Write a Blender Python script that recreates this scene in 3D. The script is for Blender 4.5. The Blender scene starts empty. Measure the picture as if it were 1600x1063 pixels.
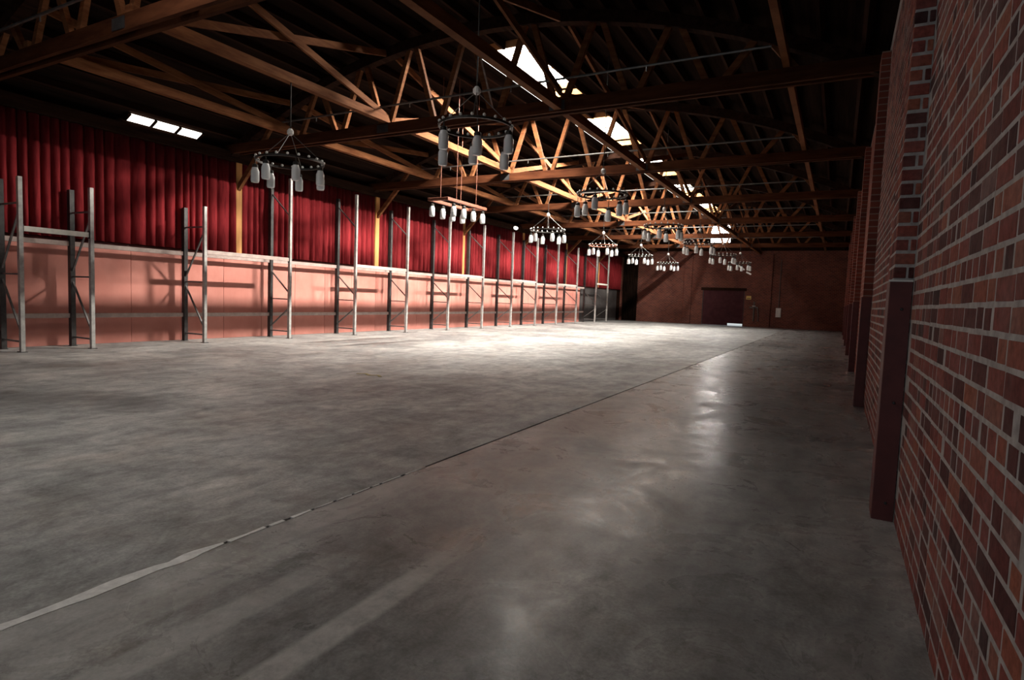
import bpy, bmesh, math, random
from mathutils import Vector, Matrix

random.seed(7)
scene = bpy.context.scene
C = scene.collection

# ------------------------------------------------------------------ camera
FPX, YAW, PITCH, ROLL, EYE = 928.4, 0.4989, -0.07098, 0.03756, 1.4
fwd = Vector((-math.sin(YAW) * math.cos(PITCH), math.cos(YAW) * math.cos(PITCH), math.sin(PITCH)))
rgt = Vector((math.cos(YAW), math.sin(YAW), 0))
upv = rgt.cross(fwd)
r2 = rgt * math.cos(ROLL) + upv * math.sin(ROLL)
u2 = -rgt * math.sin(ROLL) + upv * math.cos(ROLL)
cam_d = bpy.data.cameras.new('camera')
cam_d.sensor_width = 36
cam_d.lens = FPX / 1600 * 36
cam_d.clip_start = 0.05
cam_d.clip_end = 300
cam = bpy.data.objects.new('camera', cam_d)
C.objects.link(cam)
M3 = Matrix((r2, u2, -fwd)).transposed()
cam.matrix_world = Matrix.Translation((0, 0, EYE)) @ M3.to_4x4()
scene.camera = cam

# ------------------------------------------------------------------ daylight and exposure
SKY_PANE = 17.0        # daylight glowing through the frosted roof panes
GABLE_PANE = 55.0
SUN_W = 1500.0         # slanting daylight entering each skylight from the right-hand side
DOWN_W = 120.0          # skylight falling straight down through each opening
NEAR_W = 32.0         # the same through an unseen opening added overhead
world = bpy.data.worlds.new('world')
scene.world = world
world.use_nodes = True
wn = world.node_tree.nodes
wn['Background'].inputs[0].default_value = (0.82, 0.92, 1.0, 1)
wn['Background'].inputs[1].default_value = 1.2
# unseen doorway added behind the camera for fill; portal guides sky light through it
pd = bpy.data.lights.new('fill_portal', 'AREA')
pd.shape = 'RECTANGLE'
pd.size, pd.size_y = 10.0, 2.8
pd.cycles.is_portal = True
po = bpy.data.objects.new('fill_portal', pd)
po.location = (-5.4, -5.15, 1.4)
po.rotation_euler = (math.pi / 2, 0, 0)
C.objects.link(po)
vs = scene.view_settings
vs.view_transform = 'Standard'
vs.look = 'None'
vs.gamma = 1.0
vs.use_curve_mapping = False
vs.exposure = 0.0
scene.cycles.max_bounces = 8
scene.cycles.diffuse_bounces = 5
scene.cycles.use_denoising = True
scene.cycles.sample_clamp_indirect = 8.0

# ------------------------------------------------------------------ materials
def new_mat(name):
    m = bpy.data.materials.new(name)
    m.use_nodes = True
    nt = m.node_tree
    return m, nt, nt.nodes['Principled BSDF']

def nd(nt, kind, **kw):
    n = nt.nodes.new(kind)
    for k, v in kw.items():
        if k in n.bl_rna.properties:
            setattr(n, k, v)
        else:
            n.inputs[k].default_value = v
    return n

def ramp(nt, fac, stops):
    r = nt.nodes.new('ShaderNodeValToRGB')
    el = r.color_ramp.elements
    while len(el) < len(stops):
        el.new(0.5)
    for e, (p, c) in zip(el, stops):
        e.position = p
        e.color = (*c, 1)
    nt.links.new(fac, r.inputs[0])
    return r.outputs[0]

def mixc(nt, fac, a, b, mode='MIX'):
    m = nt.nodes.new('ShaderNodeMix')
    m.data_type = 'RGBA'
    m.blend_type = mode
    for s, v in ((0, fac), (6, a), (7, b)):
        if hasattr(v, 'is_linked'):
            nt.links.new(v, m.inputs[s])
        else:
            m.inputs[s].default_value = v if s == 0 else (*v, 1)
    return m.outputs[2]

def math_n(nt, op, a, b=None, clamp=False):
    m = nt.nodes.new('ShaderNodeMath')
    m.operation = op
    m.use_clamp = clamp
    for i, v in enumerate((a, b)):
        if v is None:
            continue
        if hasattr(v, 'is_linked'):
            nt.links.new(v, m.inputs[i])
        else:
            m.inputs[i].default_value = v
    return m.outputs[0]

def coords(nt, scale=(1, 1, 1), kind='Object'):
    tc = nt.nodes.new('ShaderNodeTexCoord')
    mp = nt.nodes.new('ShaderNodeMapping')
    mp.inputs['Scale'].default_value = scale
    nt.links.new(tc.outputs[kind], mp.inputs[0])
    return mp.outputs[0]

def world_pos(nt, scale=(1, 1, 1)):
    g = nt.nodes.new('ShaderNodeNewGeometry')
    mp = nt.nodes.new('ShaderNodeMapping')
    mp.inputs['Scale'].default_value = scale
    nt.links.new(g.outputs['Position'], mp.inputs[0])
    return mp.outputs[0]

def noise(nt, vec, scale, detail=4, rough=0.55, dist=0.0):
    n = nt.nodes.new('ShaderNodeTexNoise')
    n.inputs['Scale'].default_value = scale
    n.inputs['Detail'].default_value = detail
    n.inputs['Roughness'].default_value = rough
    n.inputs['Distortion'].default_value = dist
    nt.links.new(vec, n.inputs['Vector'])
    return n.outputs[0]

def bump(nt, b, height, strength=0.3, dist=0.01):
    n = nt.nodes.new('ShaderNodeBump')
    n.inputs['Strength'].default_value = strength
    n.inputs['Distance'].default_value = dist
    nt.links.new(height, n.inputs['Height'])
    nt.links.new(n.outputs[0], b.inputs['Normal'])

def simple(name, c1, c2, rough=0.6, scale=6.0, stretch=(1, 1, 1), metal=0.0, bumpy=0.15, spec=0.5):
    m, nt, b = new_mat(name)
    v = world_pos(nt, stretch)
    f = noise(nt, v, scale, 5, 0.6)
    nt.links.new(ramp(nt, f, [(0.32, c1), (0.68, c2)]), b.inputs['Base Color'])
    b.inputs['Roughness'].default_value = rough
    b.inputs['Metallic'].default_value = metal
    b.inputs['Specular IOR Level'].default_value = spec
    if bumpy:
        bump(nt, b, f, bumpy, 0.01)
    return m

MAT = {}
MAT['timber'] = simple('timber', (0.100, 0.034, 0.014), (0.195, 0.080, 0.034), 0.75, 3.0, (0.6, 0.6, 4), spec=0.05)
MAT['post_timber'] = simple('post_timber', (0.48, 0.22, 0.07), (0.62, 0.31, 0.11), 0.65, 3.0, (4, 4, 0.5), spec=0.3)
MAT['dark_timber'] = simple('dark_timber', (0.013, 0.0065, 0.0045), (0.032, 0.015, 0.010), 0.9, 3.0, (4, 0.4, 4), spec=0.02)
MAT['chord'] = simple('chord', (0.034, 0.0105, 0.005), (0.078, 0.027, 0.012), 0.8, 3.0, (0.5, 3, 3), spec=0.04)
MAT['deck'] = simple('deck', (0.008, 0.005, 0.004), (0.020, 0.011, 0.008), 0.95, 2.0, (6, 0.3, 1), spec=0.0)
MAT['shaft'] = simple('shaft', (0.50, 0.24, 0.09), (0.62, 0.34, 0.15), 0.7, 4.0, spec=0.2)
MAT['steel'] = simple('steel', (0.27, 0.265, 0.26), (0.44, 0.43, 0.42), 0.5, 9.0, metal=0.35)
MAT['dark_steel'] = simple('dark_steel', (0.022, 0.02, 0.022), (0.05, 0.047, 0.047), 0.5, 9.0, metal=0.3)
MAT['rail_steel'] = simple('rail_steel', (0.09, 0.085, 0.085), (0.16, 0.15, 0.15), 0.5, 9.0, metal=0.3)
MAT['beam_steel'] = simple('beam_steel', (0.34, 0.26, 0.24), (0.46, 0.37, 0.34), 0.5, 7.0, metal=0.1)
MAT['pale_beam'] = simple('pale_beam', (0.55, 0.52, 0.48), (0.68, 0.65, 0.60), 0.5, 7.0)
MAT['panel'] = simple('panel', (0.48, 0.185, 0.150), (0.57, 0.245, 0.205), 0.75, 1.6, (1, 1, 0.7), bumpy=0.05, spec=0.2)
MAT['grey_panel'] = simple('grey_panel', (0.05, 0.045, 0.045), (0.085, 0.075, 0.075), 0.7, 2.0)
MAT['curtain'] = simple('curtain', (0.12, 0.008, 0.011), (0.22, 0.020, 0.024), 0.9, 5.0, (3, 3, 0.4), bumpy=0.05, spec=0.1)
MAT['maroon'] = simple('maroon', (0.075, 0.014, 0.014), (0.115, 0.024, 0.022), 0.55, 5.0, spec=0.4)
MAT['door'] = simple('door', (0.045, 0.014, 0.018), (0.070, 0.022, 0.026), 0.7, 3.0, spec=0.1)
MAT['iron'] = simple('iron', (0.015, 0.014, 0.014), (0.04, 0.035, 0.03), 0.5, 20.0, metal=0.5)
MAT['rust'] = simple('rust', (0.13, 0.038, 0.02), (0.21, 0.068, 0.036), 0.7, 12.0)
MAT['pipe'] = simple('pipe', (0.09, 0.085, 0.08), (0.15, 0.14, 0.13), 0.4, 6.0, metal=0.5)
MAT['mortar'] = simple('mortar', (0.27, 0.245, 0.23), (0.46, 0.43, 0.41), 0.9, 14.0, bumpy=0.5, spec=0.1)
MAT['filler'] = simple('filler', (0.62, 0.61, 0.60), (0.85, 0.84, 0.82), 0.8, 18.0)
MAT['white_box'] = simple('white_box', (0.60, 0.58, 0.55), (0.72, 0.70, 0.67), 0.5, 8.0)
MAT['yellow_sign'] = simple('yellow_sign', (0.55, 0.35, 0.08), (0.62, 0.42, 0.12), 0.5, 8.0)
MAT['scrap'] = simple('scrap', (0.20, 0.17, 0.07), (0.34, 0.29, 0.14), 0.8, 30.0)
MAT['ground'] = simple('ground', (0.6, 0.58, 0.55), (0.7, 0.68, 0.65), 0.9, 1.0)

def emis(name, col, s):
    m, nt, b = new_mat(name)
    b.inputs['Base Color'].default_value = (0.02, 0.02, 0.02, 1)
    b.inputs['Emission Color'].default_value = (*col, 1)
    b.inputs['Emission Strength'].default_value = s
    b.inputs['Roughness'].default_value = 0.4
    return m
MAT['sky_pane'] = emis('sky_pane', (1.0, 0.95, 0.87), SKY_PANE)
MAT['gable_pane'] = emis('gable_pane', (1.0, 0.96, 0.90), GABLE_PANE)
MAT['glow_curb'] = emis('glow_curb', (1.0, 0.96, 0.90), 2.6)  # glow added to the left curb so the opening reads bright
MAT['oval_glow'] = emis('oval_glow', (1.0, 0.97, 0.92), 6.0)
MAT['eave_pane'] = emis('eave_pane', (1.0, 0.94, 0.84), 3.0)

def make_glass():
    m, nt, b = new_mat('jar_glass')
    b.inputs['Base Color'].default_value = (0.92, 0.94, 0.95, 1)
    b.inputs['Roughness'].default_value = 0.15
    b.inputs['Transmission Weight'].default_value = 0.3
    b.inputs['IOR'].default_value = 1.45
    return m
MAT['glass'] = make_glass()

BRICK_STOPS = [(0.0, (0.060, 0.024, 0.024)), (0.2, (0.13, 0.038, 0.034)), (0.5, (0.24, 0.062, 0.050)),
               (0.75, (0.29, 0.082, 0.062)), (0.92, (0.34, 0.115, 0.068)), (1.0, (0.22, 0.120, 0.110))]
def make_brick():
    m, nt, b = new_mat('brick')
    g = nt.nodes.new('ShaderNodeNewGeometry')
    oi = nt.nodes.new('ShaderNodeObjectInfo')
    f = math_n(nt, 'FRACT', math_n(nt, 'ADD', g.outputs['Random Per Island'], oi.outputs['Random']))
    base = ramp(nt, f, BRICK_STOPS)
    v = world_pos(nt)
    n1 = noise(nt, v, 26, 5, 0.65)
    n2 = noise(nt, v, 3.0, 4, 0.6)
    c = mixc(nt, 1.0, base, ramp(nt, n1, [(0.3, (0.50, 0.47, 0.45)), (0.7, (1.05, 1.0, 1.0))]), 'MULTIPLY')
    dust = math_n(nt, 'MULTIPLY', ramp(nt, n2, [(0.45, (0, 0, 0)), (0.75, (1, 1, 1))]), 0.22)
    c = mixc(nt, dust, c, (0.27, 0.22, 0.20))
    nt.links.new(c, b.inputs['Base Color'])
    b.inputs['Roughness'].default_value = 0.85
    b.inputs['Specular IOR Level'].default_value = 0.2
    bump(nt, b, n1, 0.5, 0.006)
    return m
MAT['brick'] = make_brick()

def make_brick_surface(name, axis, dark=1.0):
    # far brickwork whose single bricks cannot be told apart any more
    m, nt, b = new_mat(name)
    g = nt.nodes.new('ShaderNodeNewGeometry')
    sp = nt.nodes.new('ShaderNodeSeparateXYZ')
    nt.links.new(g.outputs['Position'], sp.inputs[0])
    cb = nt.nodes.new('ShaderNodeCombineXYZ')
    nt.links.new(sp.outputs[axis], cb.inputs[0])
    nt.links.new(sp.outputs[2], cb.inputs[1])
    br = nt.nodes.new('ShaderNodeTexBrick')
    br.inputs['Scale'].default_value = 1.0
    br.inputs['Brick Width'].default_value = 0.215
    br.inputs['Row Height'].default_value = 0.09
    br.inputs['Mortar Size'].default_value = 0.009
    br.inputs['Mortar Smooth'].default_value = 0.3
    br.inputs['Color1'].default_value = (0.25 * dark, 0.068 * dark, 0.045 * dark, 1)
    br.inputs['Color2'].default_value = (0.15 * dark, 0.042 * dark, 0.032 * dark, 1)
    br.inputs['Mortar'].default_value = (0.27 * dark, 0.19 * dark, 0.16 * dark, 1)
    nt.links.new(cb.outputs[0], br.inputs['Vector'])
    n = noise(nt, world_pos(nt), 0.9, 5, 0.6)
    c = mixc(nt, 1.0, br.outputs[0], ramp(nt, n, [(0.3, (0.7, 0.65, 0.65)), (0.7, (1.15, 1.1, 1.05))]), 'MULTIPLY')
    nt.links.new(c, b.inputs['Base Color'])
    b.inputs['Roughness'].default_value = 0.85
    b.inputs['Specular IOR Level'].default_value = 0.2
    bump(nt, b, br.outputs['Fac'], -0.4, 0.006)
    return m
MAT['brick_y'] = make_brick_surface('brick_y', 1)
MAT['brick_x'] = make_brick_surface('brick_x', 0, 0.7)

def make_floor(name, r_dull, r_shiny):
    m, nt, b = new_mat(name)
    v = world_pos(nt)
    big = noise(nt, v, 0.33, 6, 0.62, 0.6)
    mid = noise(nt, v, 1.7, 7, 0.68, 0.8)
    streak = noise(nt, world_pos(nt, (3.0, 0.55, 1)), 1.3, 6, 0.65, 0.3)
    fine = noise(nt, v, 55, 3, 0.6)
    c = ramp(nt, big, [(0.34, (0.175, 0.178, 0.184)), (0.50, (0.28, 0.284, 0.288)), (0.66, (0.39, 0.392, 0.392))])
    c = mixc(nt, 1.0, c, ramp(nt, mid, [(0.25, (0.58, 0.57, 0.56)), (0.50, (1.0, 1.0, 1.0)), (0.75, (1.38, 1.34, 1.28))]), 'MULTIPLY')
    c = mixc(nt, 0.8, c, ramp(nt, streak, [(0.30, (0.66, 0.65, 0.64)), (0.65, (1.2, 1.19, 1.17))]), 'MULTIPLY')
    c = mixc(nt, 0.5, c, ramp(nt, fine, [(0.35, (0.72, 0.72, 0.72)), (0.65, (1.2, 1.2, 1.2))]), 'MULTIPLY')
    scuff = noise(nt, world_pos(nt, (1, 0.7, 1)), 6.5, 9, 0.78, 0.4)
    c = mixc(nt, 0.9, c, ramp(nt, scuff, [(0.34, (0.62, 0.61, 0.60)), (0.50, (1.0, 1.0, 1.0)), (0.66, (1.34, 1.33, 1.31))]), 'MULTIPLY')
    # brown rust patches
    rust = ramp(nt, noise(nt, v, 0.8, 6, 0.75, 0.6), [(0.50, (0, 0, 0)), (0.80, (1, 1, 1))])
    c = mixc(nt, math_n(nt, 'MULTIPLY', rust, 0.40), c, (0.19, 0.125, 0.085))
    # soft dark patches
    dirt = ramp(nt, noise(nt, world_pos(nt, (1, 0.6, 1)), 1.1, 8, 0.72, 0.3), [(0.54, (0, 0, 0)), (0.70, (1, 1, 1))])
    c = mixc(nt, math_n(nt, 'MULTIPLY', dirt, 0.5), c, (0.075, 0.070, 0.068))
    # dark oil spots
    vo = nt.nodes.new('ShaderNodeTexVoronoi')
    vo.inputs['Scale'].default_value = 1.05
    vo.inputs['Randomness'].default_value = 1.0
    wob = nt.nodes.new('ShaderNodeVectorMath')
    wob.operation = 'ADD'
    nz = nt.nodes.new('ShaderNodeTexNoise')
    nz.inputs['Scale'].default_value = 5.0
    nt.links.new(v, nz.inputs['Vector'])
    sc = nt.nodes.new('ShaderNodeVectorMath')
    sc.operation = 'SCALE'
    sc.inputs['Scale'].default_value = 0.10
    nt.links.new(nz.outputs['Color'], sc.inputs[0])
    nt.links.new(v, wob.inputs[0])
    nt.links.new(sc.outputs[0], wob.inputs[1])
    nt.links.new(wob.outputs[0], vo.inputs['Vector'])
    spot = ramp(nt, vo.outputs['Distance'], [(0.02, (1, 1, 1)), (0.10, (0, 0, 0))])
    spot = math_n(nt, 'MULTIPLY', spot, math_n(nt, 'GREATER_THAN', noise(nt, v, 0.9, 2), 0.52))
    c = mixc(nt, math_n(nt, 'MULTIPLY', spot, 0.45), c, (0.050, 0.044, 0.042))
    # worn pale paint stripes: bands in x that end in y
    g = nt.nodes.new('ShaderNodeNewGeometry')
    sp = nt.nodes.new('ShaderNodeSeparateXYZ')
    nt.links.new(g.outputs['Position'], sp.inputs[0])
    X, Y = sp.outputs[0], sp.outputs[1]
    def band(src, c0, half, soft):
        d = math_n(nt, 'ABSOLUTE', math_n(nt, 'SUBTRACT', src, c0))
        return math_n(nt, 'DIVIDE', math_n(nt, 'SUBTRACT', half + soft, d), soft, True)
    wear = ramp(nt, noise(nt, v, 4.5, 6, 0.75), [(0.30, (0.15, 0.15, 0.15)), (0.60, (1, 1, 1))])
    for (x0, hw, y0, hy, amt) in ((-1.73, 0.055, 1.50, 0.55, 0.95), (-1.75, 0.05, 2.35, 0.12, 0.6), (-2.20, 0.07, 1.45, 0.50, 0.6),
                                  (-2.50, 0.06, 1.55, 0.55, 0.35), (-2.72, 0.10, 2.3, 1.2, 0.4)):
        k = math_n(nt, 'MULTIPLY', band(X, x0, hw, 0.03), band(Y, y0, hy, 0.35))
        k = math_n(nt, 'MULTIPLY', math_n(nt, 'MULTIPLY', k, wear), amt)
        c = mixc(nt, k, c, (0.56, 0.55, 0.53))
    nt.links.new(c, b.inputs['Base Color'])
    ro = ramp(nt, mid, [(0.30, (r_dull,) * 3), (0.70, (r_shiny,) * 3)])
    nt.links.new(ro, b.inputs['Roughness'])
    b.inputs['Specular IOR Level'].default_value = 0.35
    bump(nt, b, math_n(nt, 'ADD', math_n(nt, 'MULTIPLY', mid, 0.6), math_n(nt, 'MULTIPLY', fine, 0.12)), 0.22, 0.02)
    return m
MAT['concrete'] = make_floor('concrete', 0.62, 0.42)
MAT['worn_concrete'] = make_floor('worn_concrete', 0.46, 0.17)

# ------------------------------------------------------------------ mesh helpers
def mesh_obj(name, verts, faces, mat, parent=None, smooth=False):
    me = bpy.data.meshes.new(name)
    me.from_pydata([tuple(v) for v in verts], [], faces)
    me.materials.append(MAT[mat] if isinstance(mat, str) else mat)
    if smooth:
        for p in me.polygons:
            p.use_smooth = True
    o = bpy.data.objects.new(name, me)
    C.objects.link(o)
    if parent:
        o.parent = parent
    return o

class MB:
    def __init__(s):
        s.v, s.f = [], []
    def add(s, v, f):
        n = len(s.v)
        s.v += [Vector(p) for p in v]
        s.f += [tuple(i + n for i in q) for q in f]
        return s
    def box(s, a, b):
        (x0, y0, z0), (x1, y1, z1) = a, b
        return s.add([(x0, y0, z0), (x1, y0, z0), (x1, y1, z0), (x0, y1, z0), (x0, y0, z1), (x1, y0, z1), (x1, y1, z1), (x0, y1, z1)],
                     [(3, 2, 1, 0), (4, 5, 6, 7), (0, 1, 5, 4), (1, 2, 6, 5), (2, 3, 7, 6), (3, 0, 4, 7)])
    def cbox(s, a, b, c=0.006):
        # a box with chamfered edges
        bm = bmesh.new()
        bmesh.ops.create_cube(bm, size=1)
        for v in bm.verts:
            v.co = Vector([(a[i] + b[i]) / 2 + v.co[i] * (b[i] - a[i]) for i in range(3)])
        bmesh.ops.bevel(bm, geom=bm.edges[:], offset=c, segments=1, affect='EDGES')
        bm.verts.index_update()
        s.add([v.co.copy() for v in bm.verts], [[v.index for v in f.verts] for f in bm.faces])
        bm.free()
        return s
    def bar(s, p, q, w, h, side=None):
        # rectangular timber from p to q, w along side, h across
        p, q = Vector(p), Vector(q)
        d = (q - p).normalized()
        sd = Vector(side) if side else Vector((0, 0, 1)).cross(d)
        if sd.length < 1e-4:
            sd = Vector((1, 0, 0))
        sd = (sd - d * sd.dot(d)).normalized()
        up = d.cross(sd).normalized()
        vs_ = []
        for e in (p, q):
            for a, b in ((-1, -1), (1, -1), (1, 1), (-1, 1)):
                vs_.append(e + sd * (a * w / 2) + up * (b * h / 2))
        return s.add(vs_, [(3, 2, 1, 0), (4, 5, 6, 7), (0, 1, 5, 4), (1, 2, 6, 5), (2, 3, 7, 6), (3, 0, 4, 7)])
    def tube(s, pts, r, n=8, closed=False):
        pts = [Vector(p) for p in pts]
        k0 = len(s.v)
        m = len(pts)
        for i, p in enumerate(pts):
            a = pts[i - 1] if (i > 0 or closed) else pts[i]
            b = pts[(i + 1) % m] if (i < m - 1 or closed) else pts[i]
            d = (b - a).normalized()
            sd = d.cross(Vector((0, 0, 1)))
            if sd.length < 1e-3:
                sd = Vector((1, 0, 0))
            sd.normalize()
            up = sd.cross(d)
            for j in range(n):
                t = 2 * math.pi * j / n
                s.v.append(p + sd * (r * math.cos(t)) + up * (r * math.sin(t)))
        for i in range(m if closed else m - 1):
            for j in range(n):
                a = k0 + i * n + j
                b = k0 + i * n + (j + 1) % n
                c2 = k0 + ((i + 1) % m) * n + (j + 1) % n
                d2 = k0 + ((i + 1) % m) * n + j
                s.f.append((a, b, c2, d2))
        if not closed:
            s.f.append(tuple(k0 + j for j in range(n))[::-1])
            s.f.append(tuple(k0 + (m - 1) * n + j for j in range(n)))
        return s
    def lathe(s, prof, n=12, c=(0, 0, 0)):
        k0 = len(s.v)
        for r, z in prof:
            for j in range(n):
                t = 2 * math.pi * j / n
                s.v.append(Vector((c[0] + r * math.cos(t), c[1] + r * math.sin(t), c[2] + z)))
        for i in range(len(prof) - 1):
            for j in range(n):
                s.f.append((k0 + i * n + j, k0 + i * n + (j + 1) % n, k0 + (i + 1) * n + (j + 1) % n, k0 + (i + 1) * n + j))
        s.f.append(tuple(k0 + j for j in range(n))[::-1])
        s.f.append(tuple(k0 + (len(prof) - 1) * n + j for j in range(n)))
        return s
    def build(s, name, mat, parent=None, smooth=False):
        return mesh_obj(name, s.v, s.f, mat, parent, smooth)

def empty(name, loc=(0, 0, 0), label=None, cat=None, group=None):
    o = bpy.data.objects.new(name, None)
    o.empty_display_size = 0.2
    o.location = loc
    C.objects.link(o)
    if label:
        tag(o, label, cat, group)
    return o

def tag(o, label, cat, group=None):
    o['label'] = label
    o['category'] = cat
    if group:
        o['group'] = group
    return o

def struct(o, label=None):
    o['kind'] = 'structure'
    if label:
        o['label'] = label
    return o

def copy_tree(o, parent=None):
    c = o.copy()
    C.objects.link(c)
    c.parent = parent
    for ch in list(o.children):
        copy_tree(ch, c)
    return c

ORD = ['first', 'second', 'third', 'fourth', 'fifth', 'sixth', 'seventh', 'eighth', 'ninth', 'tenth', 'eleventh', 'twelfth', 'thirteenth']

# ------------------------------------------------------------------ room dimensions (metres)
XR, XL = 0.42, -14.80          # right and left wall faces
YB, YF = -5.0, 44.3            # wall behind the camera, far wall
PITCH_Y = 5.6
TY = [5.05 + PITCH_Y * i for i in range(7)]     # trusses
XC = -7.1
def z_top(x):                  # upper edge of the bowed top chords
    return 7.02 - 0.034 * (x - XC) ** 2
def z_deck(x):
    return z_top(x) + 0.20
SKX = (-7.62, -6.50)           # skylight openings
SKY = [(TY[i] + 1.45, TY[i + 1] - 0.75) for i in range(1, 6)] + [(TY[0] - PITCH_Y + 1.45, TY[0] - 0.75)]  # last entry is an unseen opening added to light the near floor and wall
EAVE_X = (-14.74, -14.53)
EAVE_Y = [(7.95, 9.75)]

# ------------------------------------------------------------------ floor: two slabs with an open joint between them
fl = MB().box((XL - 0.3, YB, -0.20), (XR + 0.3, YF + 0.3, -0.03)).build('floor', 'concrete')
struct(fl, 'stained polished grey concrete floor')
JX = -2.86
MB().box((XL - 0.3, YB, -0.03), (JX - 0.012, YF + 0.3, 0.0)).build('slab', 'concrete', fl)
MB().box((JX + 0.012, YB, -0.03), (XR + 0.3, YF + 0.3, 0.0)).build('slab', 'worn_concrete', fl)
# pale filler smeared along the joint
rf = random.Random(3)
fm = MB()
y = 0.3
prev = None
while y < 3.9:
    w = 0.048 if y < 1.85 else (0.022 if y < 2.6 else 0.012)
    l = rf.uniform(0.05, 0.16)
    gap = 0.0 if y < 1.85 else rf.choice([0, 0, 0.03, 0.06])
    a = (JX - w * rf.uniform(0.5, 1.2), JX + w * rf.uniform(0.4, 1.0))
    b = (JX - w * rf.uniform(0.5, 1.2), JX + w * rf.uniform(0.4, 1.0))
    if prev:
        a = prev
    z = 0.0025
    fm.add([(a[0], y, -0.01), (a[1], y, -0.01), (b[1], y + l, -0.01), (b[0], y + l, -0.01),
            (a[0] + .004, y, z), (a[1] - .004, y, z), (b[1] - .004, y + l, z), (b[0] + .004, y + l, z)],
           [(4, 5, 6, 7), (0, 1, 5, 4), (1, 2, 6, 5), (2, 3, 7, 6), (3, 0, 4, 7)])
    prev = b if gap == 0 else None
    y += l + gap
o = fm.build('joint_filler', 'filler', fl)
o['label'] = 'pale smeared filler in the floor joint'

# ------------------------------------------------------------------ right wall with single bricks
RWY0, RWY1 = 1.2, 10.4          # stretch where the bricks are built one by one
wr = MB().box((XR + 0.0008, YB, -0.03), (XR + 0.3, YF + 0.3, 5.25)).build('wall_right', 'mortar')
struct(wr, 'red brick side wall with grey mortar joints')
MB().box((XR, RWY1, 0), (XR + 0.0008, YF, 5.2)).build('brick_face', 'brick_y', wr)
MB().box((XR, YB, 0), (XR + 0.0008, RWY0, 5.2)).build('brick_face', 'brick_y', wr)

def proj(p):
    d = Vector(p) - Vector((0, 0, EYE))
    z = d.dot(fwd)
    return (800 + FPX * d.dot(r2) / z, 531.5 - FPX * d.dot(u2) / z) if z > 0.05 else None

COURSE, JOINT = 0.09, 0.019
rb = random.Random(11)
cells = []
zc = 0.004
row = 0
while zc + COURSE < 5.1:
    header_row = (row % 6 == 5)
    y = RWY0 - (0.11 if row % 2 else 0.0) - rb.uniform(0, 0.03)
    while y < RWY1:
        L = 0.118 if (header_row or rb.random() < 0.38) else 0.230
        y0, y1 = max(y, RWY0), min(y + L - 0.017, RWY1)
        if y1 - y0 > 0.03:
            cells.append((y0, y1, zc + rb.uniform(-.002, .002), zc + COURSE - JOINT + rb.uniform(-.002, .002)))
        y += L
    zc += COURSE
    row += 1

PIL_W, PIL_D = 0.50, 0.115
PIL_Y = [4.66 + 5.6 * i - (0.25 if i else 0.0) for i in range(7)]     # near faces
def in_pil(y0, y1):
    return any(y1 > p - 0.005 and y0 < p + PIL_W + 0.005 for p in PIL_Y)
cells = [c for c in cells if not in_pil(c[0], c[1])]

def brick_geom(y0, y1, z0, z1, x, c=0.0025, depth=0.05):
    # a brick lying in the wall: chamfered front face looking to -x
    return ([(x + depth, y0, z0), (x + depth, y1, z0), (x + depth, y1, z1), (x + depth, y0, z1),
             (x + c, y0, z0), (x + c, y1, z0), (x + c, y1, z1), (x + c, y0, z1),
             (x, y0 + c, z0 + c), (x, y1 - c, z0 + c), (x, y1 - c, z1 - c), (x, y0 + c, z1 - c)],
            [(0, 1, 5, 4), (1, 2, 6, 5), (2, 3, 7, 6), (3, 0, 4, 7), (4, 5, 9, 8), (5, 6, 10, 9), (6, 7, 11, 10), (7, 4, 8, 11), (8, 9, 10, 11)])

def area(c):
    q = [proj((XR, yy, zz)) for yy, zz in ((c[0], c[2]), (c[1], c[2]), (c[1], c[3]), (c[0], c[3]))]
    if any(p is None for p in q):
        return 0
    mx = sum(p[0] for p in q) / 4
    my = sum(p[1] for p in q) / 4
    if not (0 < mx < 1640 and -20 < my < 1090):
        return 0
    return abs(sum(q[i][0] * q[(i + 1) % 4][1] - q[(i + 1) % 4][0] * q[i][1] for i in range(4))) / 2
cells.sort(key=area, reverse=True)
single, rest = cells[:290], cells[290:]
brick_mesh = {}
for (y0, y1, z0, z1) in single:
    key = round((y1 - y0) / 0.012)
    if key not in brick_mesh:
        L = key * 0.012
        vs_, fs_ = brick_geom(-L / 2, L / 2, -0.037, 0.037, 0.0)
        me = bpy.data.meshes.new('brick')
        me.from_pydata(vs_, [], fs_)
        me.materials.append(MAT['brick'])
        brick_mesh[key] = me
    o = bpy.data.objects.new('brick', brick_mesh[key])
    o.location = (XR + rb.uniform(-0.0012, 0.0004), (y0 + y1) / 2, (z0 + z1) / 2)
    o.rotation_euler = (rb.uniform(-.008, .008), 0, rb.uniform(-.012, .012))
    C.objects.link(o)
    o.parent = wr
bmz = MB()
for (y0, y1, z0, z1) in rest:
    bmz.add(*brick_geom(y0, y1, z0, z1, XR + rb.uniform(-0.0012, 0.0004)))
o = bmz.build('remaining_bricks', 'brick', wr)
o['kind'] = 'stuff'

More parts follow.
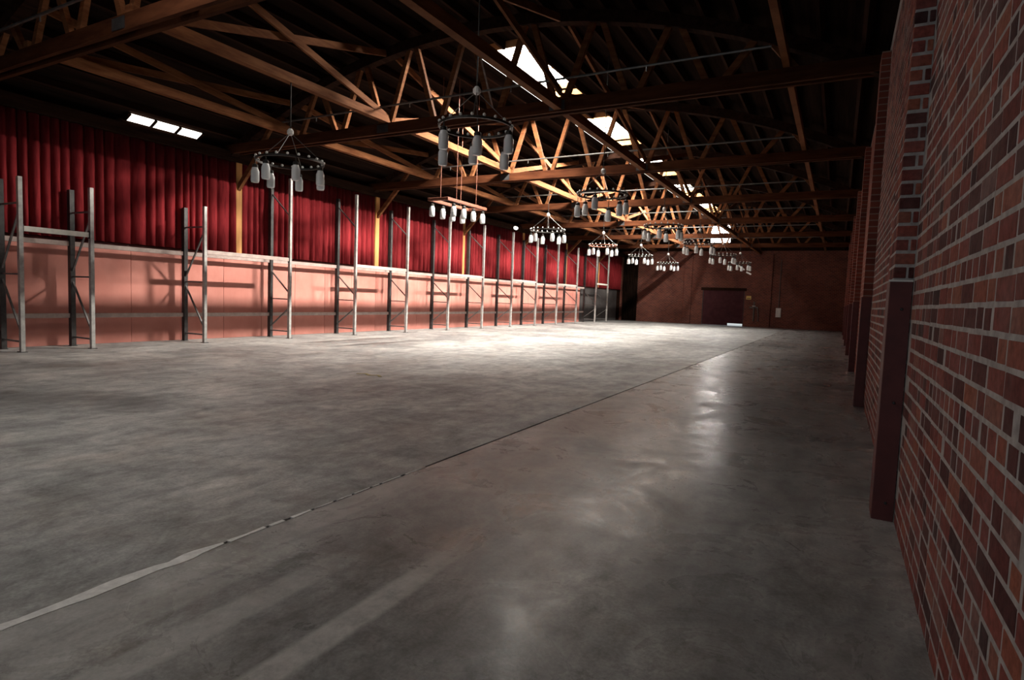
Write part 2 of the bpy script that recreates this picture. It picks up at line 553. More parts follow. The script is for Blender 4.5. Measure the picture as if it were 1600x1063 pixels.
# pilasters: the nearest one laid brick by brick on its near face and front, the others a face each
for i, py in enumerate(PIL_Y):
    if i == 0:
        p = MB().box((XR - PIL_D + 0.004, py + 0.004, 0), (XR + 0.02, py + PIL_W, 5.05)).build('pilaster', 'mortar', wr)
        z = 0.004
        r = 0
        while z + COURSE < 5.0:
            # near face: a header, or two narrow pieces
            if r % 2:
                spans = [(XR - PIL_D, XR - 0.002)]
            else:
                spans = [(XR - PIL_D, XR - 0.045), (XR - 0.033, XR - 0.002)]
            for (xa, xb) in spans:
                MB().cbox((xa, py + rb.uniform(-.003, .003), z), (xb, py + 0.06, z + COURSE - JOINT), 0.004).build('brick', 'brick', p)
            yy = py + 0.066
            while yy < py + PIL_W - 0.02:
                L = 0.21 if (r % 2 or yy > py + 0.2) else 0.1
                e = min(yy + L, py + PIL_W)
                MB().cbox((XR - PIL_D + rb.uniform(-.002, .002), yy, z), (XR - PIL_D + 0.05, e, z + COURSE - JOINT), 0.004).build('brick', 'brick', p)
                yy = e + 0.012
            z += COURSE
            r += 1
    else:
        MB().box((XR - PIL_D, py, 0), (XR + 0.02, py + PIL_W, 5.05)).build('pilaster', 'brick_y', wr)

# steel guards wrapped round the pilaster feet
for i, py in enumerate(PIL_Y):
    g = empty('pilaster_guard', (XR - PIL_D, py, 0), 'maroon painted steel corner guard on the %s brick pilaster from the camera' % ORD[i], 'corner guard', 'pilaster guards')
    h = 1.60
    t = 0.012
    e = MB()
    e.box((-t - 0.002, -t - 0.004, 0), (PIL_D - 0.006, -0.004, h)).build('near_plate', 'maroon', g)
    MB().box((-t - 0.004, -0.004, 0), (-0.004, PIL_W * 0.5, h)).build('face_plate', 'maroon', g)
    if i == 0:
        MB().box((-t - 0.012, -t - 0.012, h), (PIL_D - 0.004, 0.0, h + 0.012)).build('top_lip', 'white_box', g)
        for zz in (0.12, 0.8, 1.42):
            MB().add(*(lambda q: (q.v, q.f))(MB().lathe([(0.010, -0.006), (0.010, 0.0), (0.006, 0.005)], 8))).build('bolt', 'dark_steel', g).location = (0.06, -t - 0.008, zz)
        for ch in g.children:
            if ch.name.startswith('bolt'):
                ch.rotation_euler = (math.pi / 2, 0, 0)

# ------------------------------------------------------------------ left wall: pink panels, curtains above
wl = MB().box((XL - 0.3, YB, -0.03), (XL - 0.022, YF + 0.3, 5.45)).build('wall_left', 'dark_timber')
struct(wl, 'left wall with pink panels below and red curtains above')
PW, PTOP = 1.22, 2.26
y = 2.0
k = 0
while y + PW < 37.0:
    MB().cbox((XL - 0.022 + rb.uniform(0, 0.004), y + 0.004, 0.0), (XL + rb.uniform(-.002, .002), y + PW - 0.004, PTOP), 0.003).build('panel', 'panel', wl)
    y += PW
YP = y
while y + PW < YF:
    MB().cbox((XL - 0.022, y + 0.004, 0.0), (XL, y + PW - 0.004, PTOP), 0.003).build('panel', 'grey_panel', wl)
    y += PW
o = MB().box((XL - 0.02, YB, 4.80), (XL + 0.26, YF, 5.06)).build('trim_1', 'dark_timber')
struct(o, 'dark timber plate along the top of the left wall')
o = MB().cbox((XL - 0.02, 2.0, PTOP + 0.002), (XL + 0.05, YF, PTOP + 0.06), 0.005).build('trim_2', 'maroon')
struct(o, 'ledge capping the pink wall panels')

posts_y = [TY[0] + 0.0] + [10.88, 16.5, 22.1, 27.75, 33.4, 39.0]
for i, py in enumerate(posts_y):
    t = empty('timber_post', (XL, py, PTOP + 0.07), 'orange timber wall post with a knee brace, %s from the left edge' % ORD[i], 'post', 'timber posts between the red curtains')
    MB().cbox((0.0, -0.10, 0), (0.16, 0.10, 4.80 - PTOP - 0.07), 0.008).build('shaft', 'post_timber', t)
    MB().bar((0.10, 0, 1.75), (1.05, 0, 2.72), 0.09, 0.13, (0, 1, 0)).build('knee_brace', 'timber', t)

# curtains hang in the bays between the posts
rc = random.Random(5)
edges = [1.5] + posts_y + [YF - 0.3]
for i in range(len(edges) - 1):
    y0, y1 = edges[i] + 0.11, edges[i + 1] - 0.11
    vs_, fs_ = [], []
    n = int((y1 - y0) / 0.014)
    ph = 0.0
    zs = [PTOP + 0.065, 3.0, 3.9, 4.79]
    amp, wl_ = 0.05, 0.2
    xs = []
    for j in range(n + 1):
        if ph > 2 * math.pi:
            ph -= 2 * math.pi
            amp = rc.uniform(0.045, 0.105)
            wl_ = rc.choice([0.14, 0.18, 0.22, 0.28, 0.36])
        xs.append(0.13 + amp * (2 * math.sqrt(abs(math.sin(ph / 2))) - 1.2))
        ph += 2 * math.pi * ((y1 - y0) / n) / wl_
    for kz, z in enumerate(zs):
        sq = (1.0, 0.95, 0.85, 0.7)[kz]
        for j in range(n + 1):
            vs_.append((XL + 0.13 + (xs[j] - 0.13) * sq, y0 + (y1 - y0) * j / n, z))
    for kz in range(3):
        for j in range(n):
            a = kz * (n + 1) + j
            fs_.append((a, a + 1, a + n + 2, a + n + 1))
    o = mesh_obj('curtain', vs_, fs_, 'curtain', None, True)
    md = o.modifiers.new('thickness', 'SOLIDIFY')
    md.thickness = 0.004
    where = ('left of the first timber post' if i == 0 else
             'right of the last timber post' if i == len(edges) - 2 else
             'between the %s and %s timber posts' % (ORD[i - 1], ORD[i]))
    tag(o, 'pleated dark red curtain on the left wall ' + where, 'curtain', 'red curtains on the left wall')

# ------------------------------------------------------------------ far wall, wall behind the camera
DX0, DX1, DZ = -8.62, -5.78, 2.47
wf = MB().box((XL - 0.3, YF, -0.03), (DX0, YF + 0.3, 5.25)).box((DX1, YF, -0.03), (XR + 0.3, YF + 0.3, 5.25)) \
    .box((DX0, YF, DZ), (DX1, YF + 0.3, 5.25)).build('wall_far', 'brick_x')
struct(wf, 'far brick wall with pilasters and a roller door')
for px in (-9.70, -4.35):
    MB().box((px - 0.28, YF - 0.14, 0), (px + 0.28, YF, 5.0)).build('pilaster', 'brick_x', wf)
MB().box((DX0 - 0.12, YF - 0.03, DZ), (DX1 + 0.12, YF + 0.02, DZ + 0.2)).build('lintel', 'dark_timber', wf)
GX = (-8.30, -6.95)              # window in the far gable
GZ = (5.85, 7.05)
gv = MB()
N = 24
xs = sorted(set([XL - 0.3 + (XR + 0.6 - XL) * k / N for k in range(N + 1)] + list(GX)))
for a, b in zip(xs[:-1], xs[1:]):
    def strip(z0a, z0b, z1a, z1b):
        gv.add([(a, YF, z0a), (b, YF, z0b), (b, YF, z1b), (a, YF, z1a), (a, YF + .25, z0a), (b, YF + .25, z0b), (b, YF + .25, z1b), (a, YF + .25, z1a)],
               [(0, 1, 2, 3), (7, 6, 5, 4), (0, 4, 5, 1), (3, 2, 6, 7), (1, 5, 6, 2), (0, 3, 7, 4)])
    if a >= GX[0] - 1e-6 and b <= GX[1] + 1e-6:
        strip(5.25, 5.25, GZ[0], GZ[0])
        strip(GZ[1], GZ[1], z_deck(a) + .05, z_deck(b) + .05)
    else:
        strip(5.25, 5.25, max(5.26, z_deck(a) + .05), max(5.26, z_deck(b) + .05))
gv.build('gable', 'dark_timber', wf)
w = empty('window_1', ((GX[0] + GX[1]) / 2, YF, GZ[0]))
struct(w, 'bright daylight window high in the far gable')
gw = (GX[1] - GX[0]) / 2
for zz in range(2):
    for xx in range(3):
        x0 = -gw + 2 * gw * xx / 3
        z0 = (GZ[1] - GZ[0]) * zz / 2
        MB().box((x0 + 0.02, 0.10, z0 + 0.02), (x0 + 2 * gw / 3 - 0.02, 0.12, z0 + (GZ[1] - GZ[0]) / 2 - 0.02)).build('pane', 'gable_pane', w)
fr = MB()
for xx in range(4):
    x0 = -gw + 2 * gw * xx / 3
    fr.box((x0 - 0.02, 0.08, 0), (x0 + 0.02, 0.14, GZ[1] - GZ[0]))
for zz in range(3):
    z0 = (GZ[1] - GZ[0]) * zz / 2
    fr.box((-gw, 0.085, z0 - 0.02), (gw, 0.135, z0 + 0.02))
fr.build('window_frame', 'dark_timber', w)

# near-black folded sheet covering the far left corner of the end wall
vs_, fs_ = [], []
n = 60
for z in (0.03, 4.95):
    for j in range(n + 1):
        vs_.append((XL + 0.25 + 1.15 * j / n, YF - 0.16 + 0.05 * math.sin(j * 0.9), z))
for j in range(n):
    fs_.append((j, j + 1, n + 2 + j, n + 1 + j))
o = mesh_obj('sheet', vs_, fs_, 'deck', None, True)
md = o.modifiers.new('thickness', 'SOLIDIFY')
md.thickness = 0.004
tag(o, 'near-black folded sheet across the far left corner', 'sheet')

# roller door of horizontal slats; it stands a little open at its right foot
d = empty('door_1', ((DX0 + DX1) / 2, YF + 0.06, 0))
struct(d, 'dark maroon roller door in the far wall')
dw = (DX1 - DX0) / 2
nsl = 15
for k in range(nsl):
    z0 = 0.01 + k * (DZ - 0.01) / nsl
    x1 = dw if k else dw - 1.05
    MB().cbox((-dw, 0, z0), (x1, 0.03, z0 + (DZ - 0.01) / nsl + 0.012), 0.006).build('slat', 'door', d)
for s in (-1, 1):
    MB().box((s * dw - 0.04, -0.04, 0), (s * dw + 0.04, 0.05, DZ)).build('door_track', 'dark_steel', d)
og = MB().box((-14, YF + 0.3, -0.06), (2, YF + 12, -0.01)).build('trim_3', 'ground')
struct(og, 'pale sunlit paving outside the roller door')

o = empty('electrical_box', (-3.55, YF - 0.004, 0.75), 'small pale wall box beside the right far pilaster', 'box')
MB().cbox((-0.16, -0.10, 0), (0.16, 0, 0.62), 0.01).build('body', 'white_box', o)
MB().cbox((-0.13, -0.115, 0.05), (0.13, -0.10, 0.57), 0.005).build('cover', 'white_box', o)
MB().tube([(0, -0.05, 0.62), (0, -0.05, 3.9)], 0.025).build('conduit', 'pipe', o)
o = empty('wall_sign', (-5.50, YF, 1.90), 'small square yellowish sign right of the roller door', 'sign')
MB().cbox((-0.16, -0.02, 0), (0.16, 0, 0.24), 0.004).build('plate', 'yellow_sign', o)
MB().box((-0.12, -0.024, 0.05), (0.12, -0.0195, 0.09)).build('frame_strip', 'dark_steel', o)
o = empty('valve_pipe', (-5.1, YF - 0.02, 0.4), 'grey valve pipework on the far wall right of the roller door', 'pipe')
MB().tube([(0, -0.15, 0), (0, -0.15, 1.35)], 0.05).build('riser', 'pipe', o)
MB().tube([(-0.30, -0.15, 0.95), (0.25, -0.15, 0.95)], 0.045).build('cross_pipe', 'pipe', o)
MB().lathe([(0.10, 0), (0.12, 0.03), (0.10, 0.06)], 12).build('valve_wheel', 'white_box', o).location = (0.0, -0.22, 1.02)
MB().tube([(0.22, -0.15, 0.95), (0.30, -0.15, 0.5), (0.30, -0.15, 0.0)], 0.03).build('drain_pipe', 'pipe', o)

BX0, BX1, BZ = -10.4, -0.4, 2.8          # unseen doorway added behind the camera for fill light
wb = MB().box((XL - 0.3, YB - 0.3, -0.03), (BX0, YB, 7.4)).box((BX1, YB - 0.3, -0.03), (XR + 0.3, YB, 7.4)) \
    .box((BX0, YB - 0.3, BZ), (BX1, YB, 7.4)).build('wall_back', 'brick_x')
struct(wb, 'brick wall behind the camera')

# ------------------------------------------------------------------ roof: bowed deck, purlins, skylights
xcuts = sorted(set([XL - 0.3 + (XR + 0.6 - XL) * k / 30 for k in range(31)] + list(SKX) + list(EAVE_X)))
ycuts = sorted(set([YB, YF + 0.3] + [v for p in SKY + EAVE_Y for v in p]))
def hole(a, b, c, e):
    mx, my = (a + b) / 2, (c + e) / 2
    if SKX[0] < mx < SKX[1] and any(p < my < q for p, q in SKY):
        return True
    return EAVE_X[0] < mx < EAVE_X[1] and any(p < my < q for p, q in EAVE_Y)
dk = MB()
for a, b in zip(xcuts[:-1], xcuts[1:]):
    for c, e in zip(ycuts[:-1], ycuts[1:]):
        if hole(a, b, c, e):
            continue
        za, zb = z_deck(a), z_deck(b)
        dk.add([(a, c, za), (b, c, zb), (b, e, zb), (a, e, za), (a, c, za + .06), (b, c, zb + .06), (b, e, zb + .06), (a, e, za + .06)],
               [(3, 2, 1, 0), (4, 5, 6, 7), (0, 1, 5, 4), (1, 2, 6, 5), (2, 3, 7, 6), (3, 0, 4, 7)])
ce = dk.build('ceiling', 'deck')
struct(ce, 'dark bowed timber roof deck on purlins')

pur_x = []
x = SKX[1] + 0.05
while x < XR - 0.1:
    pur_x.append(x)
    x += 0.60
x = SKX[0] - 0.05
while x > XL + 0.2:
    pur_x.append(x)
    x -= 0.60
pm = {}
def purlin(x, y0, y1):
    L = round(y1 - y0, 3)
    if L not in pm:
        me = bpy.data.meshes.new('purlin')
        q = MB().box((-0.03, 0, -0.19), (0.03, L, 0.0))
        me.from_pydata([tuple(v) for v in q.v], [], q.f)
        me.materials.append(MAT['dark_timber'])
        pm[L] = me
    o = bpy.data.objects.new('purlin', pm[L])
    C.objects.link(o)
    o.location = (x, y0, z_deck(x) - 0.004)
    o.rotation_euler = (0, math.atan(0.068 * (x - XC)), 0)
    o.parent = ce
bays = [(TY[i], TY[i + 1]) for i in range(6)] + [(TY[6], YF - 0.03)]
for x in pur_x:
    purlin(x, TY[0] - PITCH_Y, TY[0])
    for y0, y1 in bays:
        if EAVE_X[0] - .05 < x < EAVE_X[1] + .05 and any(y0 < q[0] < y1 for q in EAVE_Y):
            purlin(x, y0, EAVE_Y[0][0]); purlin(x, EAVE_Y[0][1], y1)
        else:
            purlin(x, y0, y1)
xm = (SKX[0] + SKX[1]) / 2
for i, (y0, y1) in enumerate(bays):
    sk = [s for s in SKY if y0 < s[0] < y1]
    if sk:
        purlin(xm, y0, sk[0][0] - 0.03)
        purlin(xm, sk[0][1] + 0.03, y1)
    else:
        purlin(xm, y0, y1)

SHAFT = 0.20
for i, (y0, y1) in enumerate(SKY):
    s = empty('skylight', (xm, (y0 + y1) / 2, z_deck(xm)), 'bright frosted roof skylight along the ridge, %s from the camera' % ORD[i] if i < 5 else 'added, unseen frosted ridge skylight overhead, above the top edge of the picture', 'skylight', 'ridge skylights')
    hx, hy = (SKX[1] - SKX[0]) / 2, (y1 - y0) / 2
    MB().box((-hx - .03, -hy - .03, -0.31), (-hx, hy + .03, SHAFT)).build('glow_curb', 'glow_curb', s)  # left curb: made to glow to whiten the opening, deepened to trim slanting light
    MB().box((hx, -hy - .03, -0.16), (hx + .03, hy + .03, SHAFT)).build('curb', 'shaft', s)
    MB().box((-hx, -hy - .03, -0.16), (hx, -hy, SHAFT)).build('curb', 'shaft', s)
    MB().box((-hx, hy, -0.16), (hx, hy + .03, SHAFT)).build('curb', 'shaft', s)
    for k in range(3):
        ya = -hy + 2 * hy * k / 3
        MB().box((-hx, ya + 0.01, SHAFT), (hx, ya + 2 * hy / 3 - 0.01, SHAFT + 0.01)).build('pane', 'sky_pane', s)
    gb = MB()
    for k in (1, 2):
        ya = -hy + 2 * hy * k / 3
        gb.box((-hx, ya - 0.015, SHAFT - 0.03), (hx, ya + 0.015, SHAFT + 0.012))
    gb.build('glazing_bar', 'shaft', s)
    # slanting daylight towards the left wall, and skylight falling straight down
    for nm, w_, h_, pw, spread, tilt, dx in (('slanting_daylight', 0.12, 1.2, SUN_W * (0.5 if i == 4 else 1.0), 150, 60, 0.25),
                                             ('falling_daylight', 0.8, 2 * hy - 0.3, DOWN_W, 96, 4, 0.0)):
        if i == 5:
            if nm == 'slanting_daylight':
                continue
            pw, spread, tilt = NEAR_W, 125, -12
        ld = bpy.data.lights.new(nm, 'AREA')
        ld.shape = 'RECTANGLE'
        ld.size, ld.size_y = w_, h_
        ld.energy = pw
        ld.color = (1.0, 0.93, 0.82)
        ld.spread = math.radians(spread)
        lo = bpy.data.objects.new(nm, ld)
        C.objects.link(lo)
        lo.location = (xm + dx, (y0 + y1) / 2, z_deck(xm) + (0.02 if dx else 0.12))
        lo.rotation_euler = (0, math.radians(tilt), 0)
for (y0, y1) in EAVE_Y:
    s = empty('eave_skylight', (EAVE_X[0], (y0 + y1) / 2, z_deck(EAVE_X[0])), 'small slanted roof light at the left eave above the curtains', 'skylight')
    hy = (y1 - y0) / 2
    dx = EAVE_X[1] - EAVE_X[0]
    dz = z_deck(EAVE_X[1]) - z_deck(EAVE_X[0])
    for k in range(3):
        ya = -hy + 2 * hy * k / 3
        yb = ya + 2 * hy / 3
        MB().add([(0, ya + .02, -.07), (dx, ya + .02, dz - .07), (dx, yb - .02, dz - .07), (0, yb - .02, -.07),
                  (0, ya + .02, -.05), (dx, ya + .02, dz - .05), (dx, yb - .02, dz - .05), (0, yb - .02, -.05)],
                 [(3, 2, 1, 0), (4, 5, 6, 7), (0, 1, 5, 4), (1, 2, 6, 5), (2, 3, 7, 6), (3, 0, 4, 7)]).build('pane', 'eave_pane', s)
    for k in range(4):
        ya = -hy + 2 * hy * k / 3
        MB().bar((0, ya, -0.05), (dx, ya, dz - 0.05), 0.07, 0.07).build('glazing_bar', 'dark_timber', s)

# ------------------------------------------------------------------ bowstring trusses
CH_Z0, CH_Z1 = 4.97, 5.20
PN = 1.43
tops = [XC + PN * k for k in range(-5, 6)]
bots = [XC + PN * (k + 0.5) for k in range(-5, 5)]
def make_truss():
    t = empty('roof_truss', (XC, 0, CH_Z0))
    x0, x1 = XL + 0.05 - XC, XR - 0.05 - XC
    for s in (-1, 1):
        MB().box((x0, s * 0.095 - 0.035, 0), (x1, s * 0.095 + 0.035, CH_Z1 - CH_Z0)).build('bottom_chord', 'chord', t)
    # bowed top chord
    n = 28
    vs_, fs_ = [], []
    for k in range(n + 1):
        x = x0 + (x1 - x0) * k / n
        zt = z_top(x + XC) - CH_Z0
        zb = zt - 0.22
        for yy, zz in ((-0.10, zb), (0.10, zb), (0.10, zt), (-0.10, zt)):
            vs_.append((x, yy, zz))
    for k in range(n):
        for j in range(4):
            a = k * 4 + j
            b = k * 4 + (j + 1) % 4
            fs_.append((a, b, b + 4, a + 4))
    fs_ += [(3, 2, 1, 0), (n * 4, n * 4 + 1, n * 4 + 2, n * 4 + 3)]
    mesh_obj('top_chord', vs_, fs_, 'dark_timber', t)
    for b in bots:
        for tx in (b - PN / 2, b + PN / 2):
            p = Vector((b - XC + (0.07 if tx > b else -0.07), 0, 0.10))
            q = Vector((tx - XC + (-0.07 if tx > b else 0.07), 0, z_top(tx) - CH_Z0 - 0.12))
            if q.z - p.z > 0.25:
                MB().bar(p, q, 0.085, 0.11, (0, 1, 0)).build('web_member', 'timber', t)
    # steel straps at the middle splice
    for xx in (-2.15, 2.15):
        MB().box((xx - 0.16, -0.14, 0.03), (xx + 0.16, -0.131, 0.20)).build('splice_plate', 'dark_steel', t)
    return t
tr0 = make_truss()
for i, ty in enumerate(TY):
    t = tr0 if i == 0 else copy_tree(tr0)
    t.location.y = ty
    tag(t, 'bowstring timber roof truss with zigzag webs, %s from the camera' % ORD[i], 'truss', 'bowstring roof trusses')

# ------------------------------------------------------------------ bracing along the building
BR = [(-9.15, 'just left of the skylights', True, 0.14, 0.16), (-12.15, 'nearest the curtains', True, 0.14, 0.16),
      (-4.92, 'right of the skylights', True, 0.14, 0.18), (-0.97, 'above the right brick wall', False, 0.10, 0.14)]
for bx, where, diag, bw, bh in BR:
    for i, (y0, y1) in enumerate(bays):
        b = empty('sway_brace', (bx, y0, CH_Z1), 'timber strut %s %s, %s bay from the camera' % ('with crossed braces' if diag else 'along the roof', where, ORD[i]), 'roof brace', 'braces between the trusses')
        L = y1 - y0
        if bx == -4.92:      # this strut butts in between the bottom chords
            MB().box((-bw / 2, 0.135, -0.20), (bw / 2, L - (0.135 if i < 6 else 0.0), bh - 0.20)).build('strut', 'timber', b)
        else:
            MB().box((-bw / 2, -0.06 if i == 0 else 0.0, 0.0), (bw / 2, L, bh)).build('strut', 'timber', b)
        if diag:
            zt = z_top(bx) - CH_Z1 - 0.16
            MB().bar((-0.05, 0.1, bh * 0.7), (-0.05, L - 0.14, zt), 0.05, 0.13, (1, 0, 0)).build('diagonal', 'timber', b)
            MB().bar((0.03, 0.14, zt), (0.03, L - 0.1, bh * 0.7), 0.05, 0.13, (1, 0, 0)).build('diagonal', 'timber', b)

# sprinkler pipes lying on the bottom chords
for i, ty in enumerate(TY):
    s = empty('sprinkler_pipe', (0, ty - 0.25, 5.52), 'thin grey sprinkler pipe beside the %s truss from the camera' % ORD[i], 'pipe', 'sprinkler pipes')
    MB().tube([(-12.9, 0, 0), (-1.2, 0, 0)], 0.022).build('pipe_run', 'pipe', s)
    for hx in (-11.2, -8.4, -5.9, -3.2):
        MB().tube([(hx, 0, 0), (hx, 0, -0.10)], 0.012, 6).build('sprinkler_head', 'pipe', s)

# ------------------------------------------------------------------ pallet rack frames and beams
XFR, XBK = -13.72, -14.52
def channel(z1, w=0.085, dp=0.07, t=0.008):
    # an open C section standing up
    pr = [(-w / 2, -dp / 2), (w / 2, -dp / 2), (w / 2, dp / 2), (w / 2 - .02, dp / 2), (w / 2 - .02, dp / 2 - t), (w / 2 - t, dp / 2 - t),
          (w / 2 - t, -dp / 2 + t), (-w / 2 + t, -dp / 2 + t), (-w / 2 + t, dp / 2 - t), (-w / 2 + .02, dp / 2 - t), (-w / 2 + .02, dp / 2), (-w / 2, dp / 2)]
    n = len(pr)
    v = [(a, b, 0) for a, b in pr] + [(a, b, z1) for a, b in pr]
    f = [(i, (i + 1) % n, n + (i + 1) % n, n + i) for i in range(n)]
    f += [(0, 1, 6, 7), (1, 2, 5, 6), (2, 3, 4, 5), (0, 7, 8, 11), (8, 9, 10, 11)]
    f += [tuple(n + i for i in q)[::-1] for q in f[-5:]]
    return v, f
def make_frame(hf, hb, tall):
    fr = empty('rack_frame')
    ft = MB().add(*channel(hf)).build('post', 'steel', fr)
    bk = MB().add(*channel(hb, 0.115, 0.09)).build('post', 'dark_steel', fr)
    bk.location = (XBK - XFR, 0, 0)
    for x in (0, XBK - XFR):
        MB().box((x - 0.07, -0.06, 0), (x + 0.07, 0.06, 0.012)).build('foot_plate', 'dark_steel', fr)
    D = XBK - XFR
    if tall:
        bars = [((D, 4.15), (0, 3.45)), ((D, 1.95), (0, 1.28)), ((0, 1.12), (D, 1.12)), ((0, 0.88), (D, 0.30)), ((0, 0.2), (D, 0.2))]
    else:
        bars = [((D, 1.45), (0, 0.35)), ((D, 1.50), (0, 1.50)), ((D, 1.55), (0, 2.75)), ((0, 0.2), (D, 0.2)), ((0, 2.85), (D, 2.85))]
    for (xa, za), (xb, zb) in bars:
        MB().bar((xa, 0, za), (xb, 0, zb), 0.032, 0.032, (0, 1, 0)).build('brace', 'rail_steel', fr)
    return fr
FY = [5.49, 6.72, 9.25] + [11.84 + 2.62 * k for k in range(8)] + [33.0, 36.2]
short0 = make_frame(3.34, 3.34, False)
tall0 = make_frame(4.50, 4.40, True)
ns = nt_ = 0
for i, fy in enumerate(FY):
    if i < 3:
        f = short0 if i == 0 else copy_tree(short0)
        lab = 'low grey steel rack upright frame before the pink wall, %s from the left' % ORD[i]
    else:
        f = tall0 if i == 3 else copy_tree(tall0)
        lab = 'tall grey rack upright frame before the pink wall, %s tall one from the left' % ORD[i - 3]
    f.location = (XFR, fy, 0)
    tag(f, lab, 'rack frame', 'rack upright frames')

def beam(x, y0, y1, z, mat, label, face, bh=0.10):
    b = empty('rack_beam', (x, y0, z), label, 'rack beam', 'pallet rack beams')
    L = y1 - y0
    MB().cbox((face - 0.022, 0.045, -bh / 2), (face + 0.022, L - 0.045, bh / 2), 0.006).build('rail', mat, b)
    for yy in (0.042, L - 0.048):
        MB().box((face - 0.03, yy - 0.004, -bh / 2 - 0.03), (face + 0.03, yy + 0.01, bh / 2 + 0.03)).build('end_bracket', 'dark_steel', b)
for i in range(len(FY) - 1):
    beam(XBK, FY[i], FY[i + 1], 2.20, 'beam_steel', 'upper rear rack beam against the pink panels, %s bay from the left' % ORD[i], 0.0)
    beam(XBK, FY[i], FY[i + 1], 0.66, 'beam_steel', 'lower rear rack beam against the pink panels, %s bay from the left' % ORD[i], 0.0)
beam(XFR, FY[0], FY[1], 2.37, 'pale_beam', 'pale front rack beam joining the two low frames at the left edge', 0.0)
n = 0
for i in (2, 4, 6, 8, 10):
    beam(XFR, FY[i], FY[i + 1], 2.24, 'beam_steel', 'upper front rack beam, %s of the front ones from the left' % ORD[n], 0.0)
    n += 1
beam(XFR, FY[-1], 38.4, 2.5, 'pale_beam', 'pale rack beam at the far end of the rack row', 0.0)
f = copy_tree(tall0)
f.location = (XFR, 38.4, 0)
tag(f, 'last tall rack upright frame in the dark far left corner', 'rack frame', 'rack upright frames')

# ------------------------------------------------------------------ chandeliers of hanging glass jars
def mesh_of(q, name, mat, smooth=False):
    me = bpy.data.meshes.new(name)
    me.from_pydata([tuple(v) for v in q.v], [], q.f)
    me.materials.append(MAT[mat])
    if smooth:
        for p in me.polygons:
            p.use_smooth = True
    return me
JAR = mesh_of(MB().lathe([(0.02, -0.25), (0.050, -0.245), (0.058, -0.22), (0.058, -0.09), (0.045, -0.055), (0.036, -0.03), (0.038, -0.01),
                          (0.032, -0.01), (0.030, -0.03), (0.039, -0.058), (0.052, -0.092), (0.052, -0.218), (0.045, -0.238), (0.02, -0.242)], 14), 'jar', 'glass', True)
CAP = mesh_of(MB().lathe([(0.041, -0.035), (0.041, 0.0), (0.03, 0.012), (0.008, 0.02), (0.006, 0.10)], 12), 'jar_lid', 'iron')
BULB = mesh_of(MB().lathe([(0.010, -0.17), (0.026, -0.15), (0.030, -0.13), (0.022, -0.10), (0.013, -0.08), (0.013, -0.035)], 10), 'bulb', 'white_box', True)
KNOB = mesh_of(MB().lathe([(0.010, -0.01), (0.022, 0.005), (0.024, 0.02), (0.012, 0.036)], 8), 'insulator', 'white_box', True)
def place(name, me, loc, par):
    o = bpy.data.objects.new(name, me)
    C.objects.link(o)
    o.location = loc
    o.parent = par
    return o
def hang_jar(loc, par, drop):
    j = place('jar', JAR, (loc[0], loc[1], loc[2] - drop), par)
    j.scale = (1.28, 1.28, 1.28)
    place('jar_lid', CAP, (0, 0, 0), j)
    place('bulb', BULB, (0, 0, 0), j)
    if drop > 0.15:
        o = MB().tube([(0, 0, 0.1), (0, 0, drop / 1.28)], 0.004, 5).build('jar_wire', 'iron', j)
RING = {}
def chandelier(x, y, z, R, njar, ph, ring_mat, label, two=False, hub=0.52):
    c = empty('jar_chandelier', (x, y, z), label, 'chandelier', 'glass jar chandeliers')
    n = 36
    for dz, rr in ((0.0, R), ) if not two else ((0.0, R), (-0.0, R * 0.97)):
        v, f = [], []
        for k in range(n):
            t = 2 * math.pi * k / n
            for a, b in ((rr - .012, -.018), (rr + .012, -.018), (rr + .012, .018), (rr - .012, .018)):
                v.append((a * math.cos(t), a * math.sin(t), b + dz))
        for k in range(n):
            for j in range(4):
                f.append((k * 4 + j, k * 4 + (j + 1) % 4, ((k + 1) % n) * 4 + (j + 1) % 4, ((k + 1) % n) * 4 + j))
        mesh_obj('hoop', v, f, ring_mat, c)
        break
    for k in range(20):
        t = 2 * math.pi * (k + 0.5) / 20
        place('insulator', KNOB, (R * math.cos(t), R * math.sin(t), 0.025), c)
    for k in range(4):
        t = 2 * math.pi * k / 4 + 0.5
        MB().tube([(R * math.cos(t), R * math.sin(t), 0.02), (0.02 * math.cos(t), 0.02 * math.sin(t), hub)], 0.006, 6).build('suspension_wire', 'pipe', c)
    MB().lathe([(0.03, -0.03), (0.06, 0.0), (0.06, 0.05), (0.03, 0.09)], 10).build('hub', 'white_box', c).location = (0, 0, hub)
    zt = CH_Z1 - z if x < -8 else z_deck(x) - z
    MB().tube([(0, 0, hub + 0.08), (0, 0, zt)], 0.012, 6).build('drop_rod', 'iron', c)
    for k in range(njar):
        t = 2 * math.pi * k / njar + ph
        hang_jar((R * math.cos(t), R * math.sin(t), -0.03), c, 0.08 + (0.12 if (two and k % 2) else 0.0))
    return c
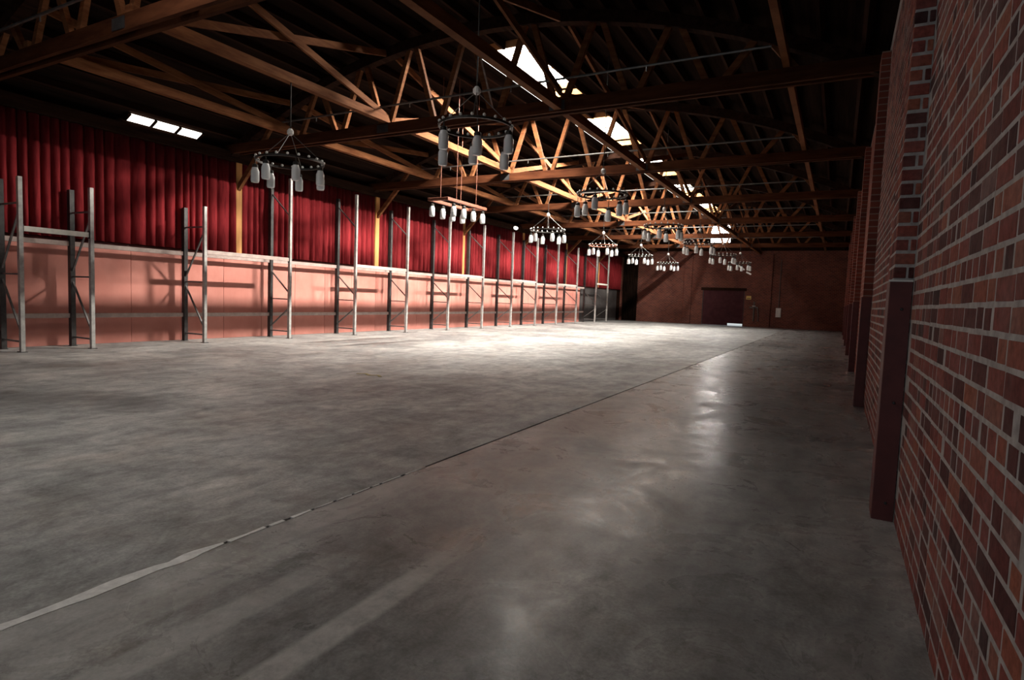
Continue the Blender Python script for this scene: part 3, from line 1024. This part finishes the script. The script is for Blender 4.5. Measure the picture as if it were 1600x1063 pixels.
def board_chandelier(x, y, z, hx, hy, label):
    c = empty('jar_chandelier', (x, y, z), label, 'chandelier', 'glass jar chandeliers')
    for s in (-1, 1):
        MB().cbox((s * hx - 0.04, -hy, -0.04), (s * hx + 0.04, hy, 0.04), 0.006).build('side_board', 'rust', c)
        MB().cbox((-hx + 0.04, s * hy - 0.08, -0.038), (hx - 0.04, s * hy, 0.038), 0.006).build('end_board', 'rust', c) if s > 0 else \
            MB().cbox((-hx + 0.04, -hy, -0.038), (hx - 0.04, -hy + 0.08, 0.038), 0.006).build('end_board', 'rust', c)
    for sx in (-1, 1):
        for sy in (-1, 1):
            MB().tube([(sx * hx * 0.9, sy * hy * 0.5, 0.03), (sx * hx * 0.9, sy * hy * 0.5, z_deck(x + sx * hx * 0.9) - z)], 0.008, 6).build('drop_rod', 'rust', c)
    for k in range(4):
        for sx in (-1, 1):
            hang_jar((sx * hx, -hy + (k + 0.5) * hy / 2 + 0.08 * sx, -0.04), c, 0.06)
    return c
BY = [(a + b) / 2 for a, b in bays]
XLc, XRc = -9.12, -5.05
chandelier(XLc, BY[0], 3.76, 0.60, 7, 0.35, 'iron', 'black hoop chandelier of glass jars left of centre, nearest one over the left floor')
chandelier(XRc, BY[0], 3.98, 0.56, 6, 0.1, 'iron', 'black hoop chandelier of glass jars hanging before the second truss, highest in the picture', True)
board_chandelier(XLc, BY[1], 3.84, 0.28, 0.95, 'rusty timber frame chandelier with glass jars, second in the left row')
chandelier(XRc, BY[1], 3.90, 0.58, 6, 0.6, 'iron', 'hoop chandelier of glass jars, second in the right row', True)
for i in range(2, 6):
    chandelier(XLc, BY[i], 3.80, 0.60, 6, 0.3 + i, 'rust' if i == 3 else 'iron', '%s hoop chandelier of glass jars, %s in the left row' % ('rusty' if i == 3 else 'dark', ORD[i]))
    chandelier(XRc, BY[i], 3.84, 0.60, 6, 0.7 + i, 'iron', 'dark hoop chandelier of glass jars, %s in the right row' % ORD[i])

# two strip lamps hanging near the far wall
for (xa, za, xb, zb, lab) in ((-5.77, 4.02, -5.33, 3.70, 'longer tilted white strip lamp hanging before the far wall'), (-5.2, 3.56, -4.92, 3.42, 'shorter tilted white strip lamp hanging before the far wall')):
    s = empty('strip_lamp', ((xa + xb) / 2, 40.0, (za + zb) / 2), lab, 'lamp', 'strip lamps')
    MB().bar(((xa - xb) / 2, 0, (za - zb) / 2), ((xb - xa) / 2, 0, (zb - za) / 2), 0.14, 0.09, (0, 1, 0)).build('housing', 'white_box', s)
    MB().tube([(0, 0, 0.03), (0, 0, z_deck((xa + xb) / 2) - (za + zb) / 2)], 0.006, 5).build('cord', 'iron', s)

# small glowing oval on the wall plate above the curtains
o = empty('bright_oval', (XL + 0.26, 26.5, 4.90), 'small bright white oval above the red curtains on the left wall', 'lamp')
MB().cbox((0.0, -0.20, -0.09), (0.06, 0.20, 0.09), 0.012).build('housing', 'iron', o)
ln = MB().lathe([(0.16, 0.0), (0.15, 0.05), (0.10, 0.09), (0.04, 0.105)], 16).build('lens', 'oval_glow', o, True)
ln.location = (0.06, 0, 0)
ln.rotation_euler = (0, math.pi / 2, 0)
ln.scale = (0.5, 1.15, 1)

# scrap of tape on the floor
sc_ = MB()
pts = [(-0.28, 0.0), (-0.12, 0.05), (0.02, -0.02), (0.16, 0.04), (0.27, -0.03)]
for k in range(4):
    sc_.bar((pts[k][0], pts[k][1], 0.012 + 0.010 * (k % 2)), (pts[k + 1][0], pts[k + 1][1], 0.012 + 0.010 * ((k + 1) % 2)), 0.05, 0.006)
o = sc_.build('tape_scrap', 'scrap')
o.location = (-6.85, 7.59, 0)
tag(o, 'crumpled yellowish scrap of tape lying on the concrete floor', 'scrap')
